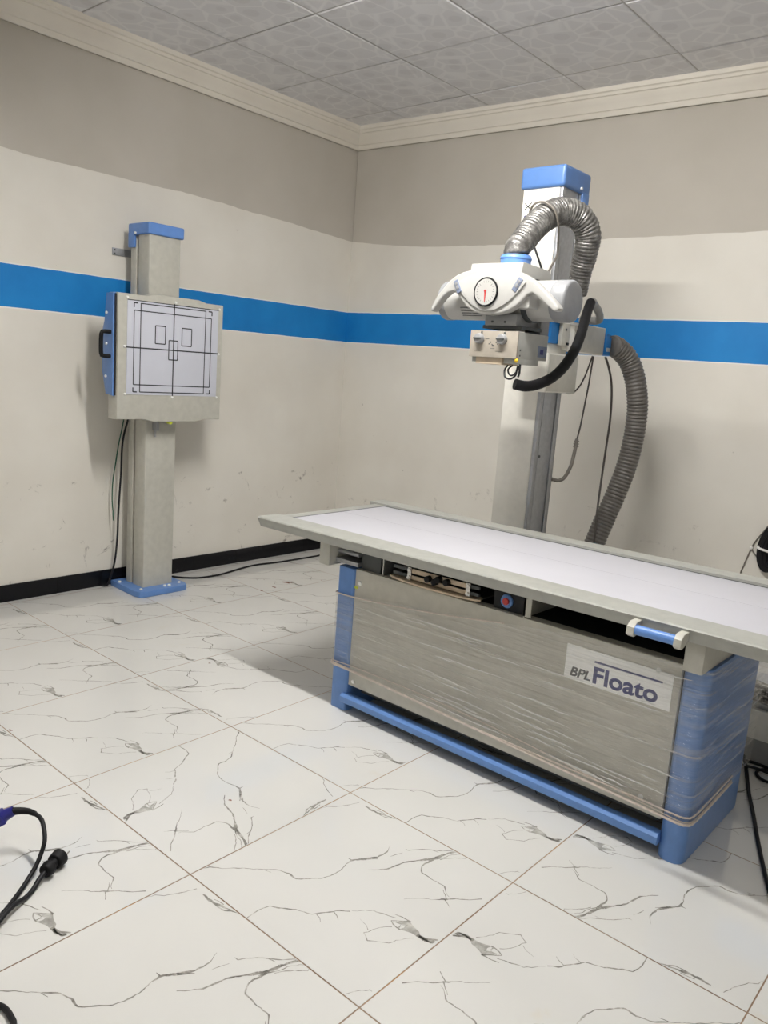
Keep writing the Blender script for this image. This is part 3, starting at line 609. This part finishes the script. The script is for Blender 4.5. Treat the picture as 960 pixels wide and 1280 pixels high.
# cables of the stand
tag(MB().tube([(.125, -1.754, 1.00), (.105, -1.757, .93), (.085, -1.764, .86), (.08, -1.772, .782), (.08, -1.776, .651), (.08, -1.784, .518), (.08, -1.790, .407), (.075, -1.79, .294), (.07, -1.80, .156), (.06, -1.822, .05), (.045, -1.832, .010), (.025, -1.85, .0062)], .0055, 8).build('cable', M['cable_black']),
    'black cable hanging down behind the chest stand column to the skirting', 'cable')
tag(MB().tube([(.105, -1.770, .99), (.085, -1.775, .90), (.068, -1.786, .80), (.058, -1.796, .70), (.052, -1.808, .60), (.054, -1.812, .50), (.058, -1.808, .42), (.060, -1.806, .38)], .0034, 6).build('cable', M['cable_green']),
    'thin dark green cable looping beside the black one at the chest stand', 'cable')
tag(MB().tube([(.05, -1.47, .006), (.075, -1.43, .006), (.134, -1.385, .006), (.185, -1.308, .006), (.194, -1.166, .006), (.150, -.971, .006), (.133, -.835, .006), (.155, -.685, .006), (.164, -.514, .006), (.168, -.294, .006), (.13, -.12, .006), (.2, -.06, .006), (.6, -.05, .006)], .0058, 8).build('floor_cable', M['cable_black']),
    'black cable lying along the floor from the chest stand towards the corner', 'cable')

# ------------------------------------------------------------------ floor rail behind the table
fr = thing('floor_rail', (2.75, -.93, 0), 'pale grey floor rail behind the X-ray table, with wrapping on top', 'floor rail')
MB().box(1.30, 4.55, -1.098, -.76, 0, .088, .004).build('rail_foot', M['grey_plastic'], fr)
MB().box(1.30, 4.55, -1.106, -.75, .088, .200, .006).build('rail_body', M['white'], fr)
MB().box(1.32, 4.53, -1.085, -.77, .200, .212).box(1.31, 4.54, -1.104, -.755, .212, .228, .003).build('rail_channel', M['alu'], fr)
mb = MB(); b = bmesh.new(); rows = []
for q in range(90):
    x = 2.45+2.0*q/89; row = []
    for (y, z) in ((-1.100, .229), (-1.098, .250), (-1.08, .266), (-1.04, .272), (-.99, .270), (-.96, .229)):
        n3 = mnoise.noise(Vector((x*14, y*30, z*30)))*.007; row.append(b.verts.new((x, y+n3*.6, max(.2285, z+n3) if z > .23 else z)))
    rows.append(row)
for r0, r1 in zip(rows[:-1], rows[1:]):
    for q in range(5): b.faces.new((r0[q], r1[q], r1[q+1], r0[q+1]))
    b.faces.new((r0[5], r1[5], r1[0], r0[0]))
b.faces.new(rows[0]); b.faces.new(rows[-1]); mb._merge(b)
mb.build('wrapping', M['crinkle'], fr, 25, 'crinkled silvery wrapping')

# ------------------------------------------------------------------ tube stand (column, carriage, arm)
ts = thing('tube_stand', (2.08, -.91, .228), 'tall X-ray column with a blue cap behind the table, carrying a winged white tube head', 'X-ray tube stand')
MB().box(1.90, 2.26, -1.09, -.77, .2285, .29, .006).build('trolley', M['grey_paint'], ts)
MB().box(1.985, 2.160, -1.002, -.985, .29, 2.125, .003).build('column_face', M['cream'], ts, label='cream front face of the column')
mb = MB().box(1.990, 2.168, -.988, -.825, .29, 2.125)
mb.box(2.160, 2.176, -1.0, -.972, .29, 2.125, .002).box(2.166, 2.1735, -.966, -.862, .29, 2.125, .002).box(2.164, 2.176, -.852, -.820, .29, 2.125, .002)
mb.build('column', M['alu'], ts, label='grey aluminium side of the column')
for z in (.62, .98, 1.34, 1.72, 2.0): MB().cyl((2.1725, -.955, z), (2.177, -.955, z), .006).build('column_screw', M['dark_grey'], ts)
cap = MB().box(1.972, 2.186, -1.014, -.785, 2.118, 2.206, .014, 3).box(2.150, 2.186, -.845, -.785, 1.965, 2.13, .008).box(1.972, 2.008, -.845, -.785, 1.965, 2.13, .008).build('column_cap', M['cap_blue'], ts)
MB().cyl((2.185, -.868, 2.135), (2.191, -.868, 2.135), .007).build('cap_screw', M['bolt'], cap, label='white cap screw')
# writing down the column, partly behind the hose
text('X', 'lettering', M['ink'], ts, (2.032, -1.0025, 2.030), .052, (0, 0, 1), (-1, 0, 0), bold=-.0005, sx=1.0)
text('R', 'lettering', M['navy'], ts, (2.032, -1.0025, 1.988), .052, (0, 0, 1), (-1, 0, 0), bold=-.0005, sx=1.0)
# carriage
cg = MB().box(2.085, 2.253, -1.108, -.842, 1.267, 1.432, .005).box(2.085, 2.222, -1.090, -.90, 1.430, 1.473, .003)
cg.build('carriage', M['cream'], ts)
MB().box(2.2525, 2.2555, -1.100, -.848, 1.273, 1.426, .001).build('carriage_side_shade', M['grey_side'], ts)  # thin grey skin painting the shade on the cream carriage's right side
MB().box(2.177, 2.236, -1.075, -.985, 1.474, 1.560, .002).build('bracket_cover', M['wall_blue'], ts, label='blue cover between the carriage plates')
MB().box(2.178, 2.256, -1.060, -.86, 1.560, 1.572, .002).build('bracket_plate', M['cream'], ts)
bl = MB().box(2.237, 2.256, -1.015, -.950, 1.468, 1.562, .003).build('bracket_block', M['grey_side'], ts)
MB().cyl((2.2555, -.988, 1.535), (2.259, -.988, 1.535), .005).build('block_screw', M['dark_grey'], bl)
MB().box(2.2555, 2.262, -.975, -.962, 1.472, 1.482).build('block_latch', M['black'], bl)
MB().box(2.198, 2.252, -.955, -.612, 1.448, 1.572, .004).build('arm', M['cream'], ts)
MB().box(2.2515, 2.2545, -.905, -.618, 1.452, 1.568, .001).build('arm_side_shade', M['grey_side'], ts)  # grey skin stands for the shade on the cream arm's right face
MB().box(2.15, 2.236, -1.44, -.95, 1.568, 1.632, .004).build('arm_beam', M['grey_paint'], ts)
MB().box(2.20, 2.262, -.612, -.560, 1.452, 1.535, .003).box(2.21, 2.256, -.60, -.565, 1.535, 1.55).build('hose_bracket', M['wall_blue'], ts, label='blue hose bracket at the arm end')
MB().box(2.258, 2.266, -.605, -.570, 1.468, 1.485).build('bracket_clip', M['alu_light'], ts)

# ------------------------------------------------------------------ X-ray tube head
th = ts
ZC = 1.598
MB().cyl((2.035, -1.5, ZC), (2.495, -1.5, ZC), .0725, n=48).build('tube_housing', M['head_white'], th)
e = MB().cyl((2.004, -1.5, ZC), (2.037, -1.5, ZC), .074, n=48, bev=.004).build('end_cap', M['grey_cap'], th, label='grey end cap')
MB().cyl((2.015, -1.574, ZC+.006), (2.015, -1.580, ZC+.006), .004).build('cap_screw', M['dark_grey'], e)
e = MB().cyl((2.488, -1.5, ZC), (2.556, -1.5, ZC), .074, n=48, bev=.012).build('end_cap', M['grey_cap'], th, label='grey end cap')
MB().cyl((2.508, -1.573, ZC+.010), (2.508, -1.579, ZC+.010), .004).build('cap_screw', M['dark_grey'], e)
# label print on the housing
mb = MB()
for q in range(4):
    a = math.radians(205+9*q); mb.box(2.115, 2.205, -1.5+.0735*math.cos(a)-.0006, -1.5+.0735*math.cos(a), ZC+.0735*math.sin(a)-.0022, ZC+.0735*math.sin(a)+.0022)
mb.build('type_label', M['faint_ink'], th, label='small grey printed label')
# top box and hose collar
MB().prism([(-1.612, 1.655), (-1.597, 1.722), (-1.58, 1.724), (-1.41, 1.716), (-1.395, 1.70), (-1.395, 1.64), (-1.45, 1.62), (-1.60, 1.62)], 'x', 2.172, 2.396, .006).build('top_box', M['head_white'], th)
MB().cyl((2.268, -1.45, 1.715), (2.268, -1.45, 1.770), .058, .056, 32, bev=.004).torus((2.268, -1.45, 1.758), .052, .008).build('hose_collar', M['blue_cap'], th, label='blue hose collar')
# winged control panel
wing = [(2.024, 1.549), (2.029, 1.566), (2.048, 1.594), (2.074, 1.622), (2.100, 1.647), (2.122, 1.664), (2.145, 1.677), (2.170, 1.686), (2.205, 1.692), (2.250, 1.696), (2.300, 1.697), (2.347, 1.695), (2.385, 1.690), (2.411, 1.683), (2.444, 1.669),
        (2.485, 1.645), (2.526, 1.611), (2.568, 1.572), (2.574, 1.562), (2.570, 1.553), (2.556, 1.552), (2.530, 1.570), (2.498, 1.596), (2.470, 1.612), (2.453, 1.605), (2.432, 1.583), (2.409, 1.564), (2.380, 1.549), (2.348, 1.540), (2.300, 1.535), (2.262, 1.538), (2.231, 1.546), (2.200, 1.562), (2.175, 1.584), (2.155, 1.606), (2.137, 1.619), (2.110, 1.615), (2.085, 1.599), (2.062, 1.576), (2.044, 1.553), (2.034, 1.545)]
def curl(p):                                             # wing tips sweep back a little
    k_ = max(0, abs(p.x-2.296)-.13); return Vector((p.x, p.y+.5*k_*k_, p.z))
pn = MB().prism(wing, 'y', -1.645, -1.606, .010, seg=3).warp(curl).build('control_panel', M['head_white'], th, 50)
MB().box(2.17, 2.42, -1.60, -1.555, 1.565, 1.665, .006).box(2.395, 2.455, -1.628, -1.52, 1.560, 1.625, .008).build('panel_mount', M['head_white'], th)
face = []
for q in range(41):                                      # almond: shallow arc above, deep arc below
    u = q/40; face.append((2.146+.298*u, 1.645+.040*math.sin(math.pi*u)**.8))
for q in range(1, 40):
    u = 1-q/40; face.append((2.146+.298*u, 1.645-.097*math.sin(math.pi*u)**.85))
fc = MB().prism(face, 'y', -1.652, -1.64, .004).build('panel_face', M['head_white'], pn, 30)
dl = MB().cyl((2.287, -1.650, 1.614), (2.287, -1.6585, 1.614), .0455, n=48).build('dial', M['head_white'], pn, label='white angle dial')
MB().torus((2.287, -1.656, 1.614), .0482, .0036, 'Y', 48).build('dial_ring', M['black'], pn, label='black dial ring')
mb = MB()
for q in range(24):
    a = 2*math.pi*q/24; l0, l1 = (.033, .0385) if q % 3 else (.030, .0385)
    mb.box(-.0007, .0007, -.0003, .0003, l0, l1, M=Matrix.Translation((2.287, -1.6588, 1.614)) @ Matrix.Rotation(a, 4, 'Y'))
mb.build('dial_marks', M['grey_ink'], pn, 0)
MB().prism([(2.284, 1.618), (2.2905, 1.618), (2.2885, 1.578), (2.2862, 1.578)], 'y', -1.6612, -1.6600).cyl((2.287, -1.6585, 1.617), (2.287, -1.6625, 1.617), .0042).build('needle', M['red'], pn, label='red needle')
for x, z, a in ((2.157, 1.634, -28), (2.414, 1.638, 32)):
    R_ = Matrix.Translation((x, -1.6505, z)) @ Matrix.Rotation(math.radians(a), 4, 'Y')
    pd = MB().box(-.0105, .0105, -.004, .002, -.025, .025, .0035, 3, M=R_).build('button_pad', M['label_blue'], pn, label='blue-grey button pad')
    MB().box(-.006, .006, -.0055, -.003, -.010, .004, .001, M=R_).box(-.0055, .0055, -.0055, -.003, .006, .017, .001, M=R_).build('button', M['grey_cap'], pn)
# saddle clamps and neck
for x in (2.236, 2.392):
    MB().cyl((x-.010, -1.5, ZC), (x+.010, -1.5, ZC), .0775, n=48).build('clamp_band', M['dark_grey'], th, label='dark clamp band')
MB().box(2.246, 2.382, -1.585, -1.42, 1.502, 1.545, .004).build('neck', M['grey_plastic'], th)
MB().box(2.232, 2.40, -1.575, -1.43, 1.492, 1.504).cyl((2.28, -1.582, 1.516), (2.28, -1.588, 1.516), .004).cyl((2.335, -1.582, 1.516), (2.335, -1.588, 1.516), .004).build('neck_plate', M['dark_grey'], th)
# collimator
cl = MB().box(2.214, 2.4185, -1.614, -1.408, 1.388, 1.481, .003).box(2.214, 2.4175, -1.600, -1.462, 1.368, 1.390, .002).build('collimator', M['collimator_side'], th)
mb = MB().box(2.214, 2.4195, -1.622, -1.613, 1.386, 1.4815, .002)
for x, z, w, h in ((2.290, 1.452, .016, .0018), (2.306, 1.440, .004, .005), (2.313, 1.432, .004, .004), (2.318, 1.428, .010, .006), (2.300, 1.434, .005, .004), (2.330, 1.440, .004, .006), (2.336, 1.434, .004, .004), (2.316, 1.418, .018, .0016), (2.345, 1.428, .020, .0014), (2.345, 1.408, .03, .0012), (2.25, 1.408, .03, .0012)):
    mb.box(x-w/2, x+w/2, -1.6228, -1.6218, z-h/2, z+h/2, mi=1)
mb.build('front_plate', [M['collimator'], M['grey_ink']], cl, label='warm grey plate with two knobs')
MB().box(2.240, 2.355, -1.612, -1.50, 1.362, 1.388, .002).build('window_strip', M['brass'], cl)
for x in (2.258, 2.357):
    kn = MB().cyl((x, -1.621, 1.452), (x, -1.640, 1.452), .0195, .0175, 28, bev=.003).build('knob', M['grey_plastic'], cl, label='round grey knob')
    MB().box(x-.016, x+.016, -1.645, -1.638, 1.449, 1.455, .001).box(x+.004, x+.009, -1.626, -1.621, 1.470, 1.478).build('knob_pointer', M['dark_grey'], cl)
MB().box(2.4183, 2.4197, -1.475, -1.412, 1.400, 1.440, .0003).build('side_label', M['label_blue'], cl, label='blue-grey side label')
MB().box(2.4183, 2.4200, -1.462, -1.438, 1.410, 1.428).build('label_print', M['navy'], cl, 0)
MB().ball((2.4195, -1.617, 1.380), .0078, (1, .6, 1)).build('sticker', M['yellow'], cl, label='yellow warning dot')
for z in (1.398, 1.417): MB().cyl((2.4183, -1.598, z), (2.4205, -1.598, z), .0032).build('shell_screw', M['dark_grey'], cl)
MB().box(2.33, 2.40, -1.44, -1.38, 1.478, 1.535, .004).build('rotation_lock', M['grey_plastic'], th)

# ------------------------------------------------------------------ hoses and cables of the tube stand
tag(MB().tube([(2.268, -1.45, 1.7775), (2.268, -1.449, 1.797), (2.274, -1.42, 1.829), (2.278, -1.38, 1.872), (2.283, -1.31, 1.928), (2.300, -1.23, 1.967), (2.333, -1.17, 1.966), (2.358, -1.13, 1.940), (2.367, -1.10, 1.898), (2.356, -1.08, 1.845), (2.337, -1.06, 1.79), (2.318, -1.04, 1.725), (2.306, -1.02, 1.68)],
    lambda u: .046+.006*math.sin(math.pi*min(1, u*1.15))-.006*max(0, u-.8)*5, 28, .0025, ribs=(.0135, .04), wob=.04).build('hose', M['silver_hose'], smooth_angle=70),
    'silvery corrugated hose arching from the tube head over to the column', 'hose')
tag(MB().tube([(2.258, -.534, 1.498), (2.266, -.512, 1.494), (2.298, -.462, 1.455), (2.326, -.435, 1.395), (2.350, -.42, 1.312), (2.360, -.40, 1.211), (2.360, -.40, 1.084), (2.353, -.42, .948), (2.335, -.45, .821), (2.312, -.49, .691), (2.296, -.53, .583), (2.280, -.56, .471), (2.268, -.60, .333), (2.25, -.62, .15), (2.24, -.62, .03)],
    .0475, 24, .0035, ribs=(.0175, .055)).build('hose', M['hose_dark'], smooth_angle=70),
    'long dark grey ribbed hose hanging from the arm end down behind the table', 'hose')
tag(MB().tube([(2.340, -.950, 1.655), (2.333, -.925, 1.657), (2.322, -.89, 1.650), (2.316, -.84, 1.632), (2.304, -.79, 1.608), (2.285, -.765, 1.594), (2.255, -.78, 1.592), (2.230, -.82, 1.592)], .0165, 14, .006, ribs=(.008, .03)).build('conduit', M['conduit'], smooth_angle=70),
    'short grey conduit loop curling onto the arm beside the tube head', 'conduit')
tag(MB().tube([(2.378, -1.03, 1.645), (2.386, -1.06, 1.62), (2.408, -1.12, 1.570), (2.439, -1.2, 1.503), (2.462, -1.28, 1.438), (2.470, -1.36, 1.375), (2.464, -1.43, 1.330), (2.447, -1.5, 1.302), (2.428, -1.55, 1.292), (2.402, -1.585, 1.297)], .0195, 16, .008, ribs=(.012, .012)).build('cable_sleeve', M['black'], smooth_angle=70),
    'thick black cable sleeve drooping under the tube head', 'cable sleeve')
tag(MB().tube([(2.366, -1.585, 1.3625), (2.357, -1.59, 1.345), (2.368, -1.6, 1.320), (2.391, -1.6, 1.314), (2.411, -1.6, 1.328), (2.414, -1.6, 1.345), (2.411, -1.59, 1.3625)], .0035, 8, .005).build('cable', M['cable_black']),
    'wider black cable loop under the collimator', 'cable')
tag(MB().tube([(2.376, -1.570, 1.3625), (2.368, -1.585, 1.348), (2.378, -1.59, 1.330), (2.390, -1.59, 1.327), (2.402, -1.585, 1.338), (2.404, -1.57, 1.3625)], .0032, 8, .005).build('cable', M['cable_black']),
    'smaller inner black cable loop under the collimator', 'cable')
tag(MB().tube([(2.426, -1.60, 1.368), (2.426, -1.60, 1.350), (2.424, -1.597, 1.335), (2.418, -1.592, 1.3235)], .004, 8, .005).build('cable', M['cable_black']),
    'short black cable running from the collimator into the black sleeve', 'cable')
tag(MB().tube([(2.228, -1.291, 1.909), (2.223, -1.316, 1.949), (2.255, -1.337, 1.978), (2.304, -1.345, 1.978), (2.340, -1.331, 1.949), (2.346, -1.303, 1.905), (2.330, -1.262, 1.850), (2.318, -1.24, 1.80), (2.325, -1.285, 1.752), (2.336, -1.32, 1.7265)], .0042, 8, .006).build('wire', M['cable_grey']),
    'thin pale wire tied over the silvery hose', 'wire')
tag(MB().tube([(2.016, -1.0075, 1.965), (2.089, -1.075, 1.905), (2.195, -1.19, 1.82), (2.305, -1.31, 1.7285)], .0042, 8, .006).build('wire', M['cable_black']),
    'thin black wire from the column down to the tube head', 'wire')
tag(MB().tube([(2.225, -.66, 1.441), (2.205, -.642, 1.40), (2.192, -.645, 1.35), (2.190, -.68, 1.304), (2.195, -.74, 1.274), (2.200, -.80, 1.266), (2.203, -.836, 1.272)], .0038, 8, .008).build('cable', M['cable_brown']),
    'short dark cable curving from the arm to the underside of the carriage', 'cable')
t = thing('coiled_cable', (2.19, -.7, .86), 'grey coiled cable with a flexible sleeve looping beside the column', 'cable')
MB().tube([(2.21, -.620, 1.441), (2.197, -.60, 1.40), (2.193, -.6, 1.315), (2.190, -.61, 1.22), (2.192, -.63, 1.126), (2.196, -.66, 1.05)], .0042, 8, .01).build('cable_core', M['cable_brown'], t)
MB().tube([(2.196, -.66, 1.055), (2.202, -.675, 1.02), (2.209, -.70, .97), (2.215, -.73, .925), (2.212, -.77, .88), (2.200, -.800, .866), (2.180, -.8095, .868), (2.160, -.8095, .870)], .0085, 10, .004, ribs=(.006, .06)).build('cable_sleeve', M['cable_grey'], t)
MB().torus((2.197, -.662, 1.045), .010, .003).torus((2.199, -.667, 1.033), .0105, .003).torus((2.201, -.673, 1.021), .011, .003).build('strain_relief', M['cable_grey'], t)
tag(MB().tube([(2.248, -.575, 1.444), (2.259, -.552, 1.40), (2.268, -.522, 1.33), (2.273, -.506, 1.24), (2.275, -.50, 1.14), (2.272, -.5, 1.018), (2.278, -.52, .863), (2.30, -.57, .709), (2.318, -.60, .585), (2.33, -.64, .35), (2.33, -.66, .1), (2.33, -.66, .008)], .0055, 8, .01).build('cable', M['cable_brown']),
    'dark cable hanging straight down from the blue hose bracket beside the ribbed hose', 'cable')

# ------------------------------------------------------------------ coil on the back wall at the right
P0 = bw(2.90, .045, .555)
cc = thing('cable_coil', (P0.x, P0.y, .46), 'black cable coil bound with a white tie on the back wall at the right edge', 'cable coil')
mb = MB(); rr = random.Random(3)
for q in range(10):
    dt, dd, w, h = rr.uniform(-.008, .008), .024+.008*(q % 4), .008+.0045*q, .072+.004*q
    mb.tube([bw(2.915+dt+w*math.cos(a), dd+.004*math.sin(a*2), .565+h*math.sin(a)) for a in [2*math.pi*k_/20 for k_ in range(21)]], .0085, 8, .012)
mb.tube([bw(2.905, .04, .62), bw(2.885, .04, .635), bw(2.882, .04, .665), bw(2.905, .04, .683), bw(2.94, .04, .68), bw(2.96, .04, .64)], .0035, 6, .008)
mb.build('coil', M['cable_black'], cc)
MB().tube([bw(2.862, .042, .575), bw(2.868, .067, .572), bw(2.91, .078, .566), bw(2.955, .067, .562), bw(2.965, .042, .562), bw(2.955, .016, .562), bw(2.87, .016, .573), bw(2.862, .042, .575)], .0065, 8, .008).build('cable_tie', M['white'], cc, label='white cable tie')
MB().cyl(bw(2.915, .0005, .668), bw(2.915, .06, .672), .004).build('nail', M['dark_grey'], cc)
ww = thing('wall_wire', tuple(bw(2.80, .01, .006)), 'thin grey wire arching up the back wall, clipped just left of the black cable coil', 'wire')
MB().tube([bw(2.80, .02, .006), bw(2.795, .006, .2), bw(2.79, .005, .40), bw(2.800, .005, .46), bw(2.822, .005, .552), bw(2.84, .005, .60), bw(2.868, .005, .650), bw(2.90, .005, .70), bw(2.98, .005, .73), bw(3.1, .005, .62), bw(3.2, .008, .3), bw(3.22, .02, .01)], .0032, 8, .01).build('wire', M['cable_grey'], ww)
MB().ball(bw(2.823, .010, .556), .0085, (1, .8, 1)).build('clip', M['white'], ww, label='small white wall clip')
MB().tube([bw(2.826, .008, .548), bw(2.845, .006, .525), bw(2.864, .005, .507)], .0035, 6).build('clip_tail', M['cable_grey'], ww)

# ------------------------------------------------------------------ cables on the floor at the right
tag(MB().tube([(3.225, -1.112, .012), (3.248, -1.13, .03), (3.268, -1.155, .012), (3.283, -1.19, .006), (3.343, -1.36, .006), (3.403, -1.51, .006), (3.463, -1.666, .006), (3.526, -1.819, .006), (3.571, -1.919, .006), (3.66, -2.1, .006)], .0062, 8).build('floor_cable', M['cable_black']),
    'black cable running across the floor past the right end of the table', 'cable')
tag(MB().tube([(3.20, -1.125, .006), (3.249, -1.124, .006), (3.295, -1.118, .006), (3.337, -1.121, .006), (3.42, -1.125, .006), (3.7, -1.13, .006)], .0058, 8).build('floor_cable', M['cable_black']),
    'black cable lying along the foot of the floor rail', 'cable')
tag(MB().tube([(3.235, -1.208, .007), (3.274, -1.203, .0195), (3.316, -1.188, .0195), (3.357, -1.190, .0185), (3.40, -1.186, .0165), (3.46, -1.178, .006), (3.60, -1.178, .006)], .0055, 8).build('floor_cable', M['cable_black']),
    'black cable crossing in front of the floor rail over the loop', 'cable')
tag(MB().tube([(3.62, -1.14, .006), (3.40, -1.139, .006), (3.348, -1.137, .006), (3.323, -1.155, .006), (3.318, -1.193, .006), (3.347, -1.229, .006), (3.40, -1.232, .006), (3.6, -1.22, .006)], .005, 8).build('floor_cable', M['cable_black']),
    'small black cable loop on the floor at the right edge beside the rail', 'cable')

# ------------------------------------------------------------------ cords at the lower left
pc = thing('power_cord', (2.10, -3.25, 0), 'black cord arching from a deep blue connector at the left edge', 'power cord')
MB().tube([(2.046, -3.246, .1095), (2.062, -3.222, .1085), (2.084, -3.208, .106), (2.113, -3.202, .100), (2.146, -3.210, .088), (2.167, -3.219, .070), (2.178, -3.233, .048), (2.190, -3.252, .028), (2.205, -3.278, .013), (2.240, -3.322, .007), (2.286, -3.383, .007), (2.315, -3.45, .007), (2.36, -3.56, .007), (2.40, -3.65, .007)], .0058, 10, .006).build('cord', M['cable_black'], pc)
MB().tube([(2.046, -3.246, .1095), (2.058, -3.228, .109), (2.072, -3.214, .1075), (2.088, -3.206, .105)], lambda u: .0105-.0035*u, 10, .004).build('boot', M['black'], pc)
cn = Matrix.Translation((2.046, -3.246, .1095)) @ Vector((-.50, -.72, -.48)).to_track_quat('Z', 'Y').to_matrix().to_4x4()
mb = MB(); b = bmesh.new(); bmesh.ops.create_cone(b, cap_ends=True, segments=20, radius1=.0125, radius2=.0165, depth=.03); mb._merge(b, 0, cn @ Matrix.Translation((0, 0, .012)))
mb.box(-.0185, .0185, -.017, .017, .022, .12, .005, M=cn); b = bmesh.new(); bmesh.ops.create_cone(b, cap_ends=True, segments=20, radius1=.022, radius2=.022, depth=.06); mb._merge(b, 0, cn @ Matrix.Translation((0, 0, .145)))
mb.build('connector', M['plug_blue'], pc, label='deep blue connector')
pg = thing('plug_cord', (2.2, -3.22, 0), 'black mains plug lying on the marble tiles at the end of a black cord', 'plug')
D = Vector((-.50, .86, 0)).normalized(); S_ = Vector((D.y, -D.x, 0)); pb = Vector((2.218, -3.240, .0225))
MB().cyl(pb-D*.006, pb+D*.016, .0165, .0195, 24, bev=.003).build('cord_grip', M['black'], pg)
MB().cyl(pb+D*.016, pb+D*.036, .011, .013, 16).build('plug_neck', M['black'], pg)
ph = MB().cyl(pb+D*.034, pb+D*.062, .0200, .0222, 28, bev=.003).build('plug_head', M['black'], pg)
for s_ in (-1, 1): MB().cyl(pb+D*.061+S_*.0095*s_, pb+D*.086+S_*.0095*s_, .0024).build('pin', M['chrome'], ph, label='metal pin')
MB().tube([pb, pb-D*.03+Vector((0, 0, -.006)), (2.245, -3.285, .007), (2.262, -3.312, .0065), (2.288, -3.352, .0205), (2.315, -3.395, .0205), (2.345, -3.44, .0065), (2.40, -3.50, .0065), (2.47, -3.512, .0065), (2.53, -3.497, .0065), (2.556, -3.489, .0065), (2.584, -3.490, .0065), (2.612, -3.497, .0065), (2.68, -3.54, .0065), (2.72, -3.62, .0065)], .0062, 10, .008).build('cord', M['cable_black'], pg)
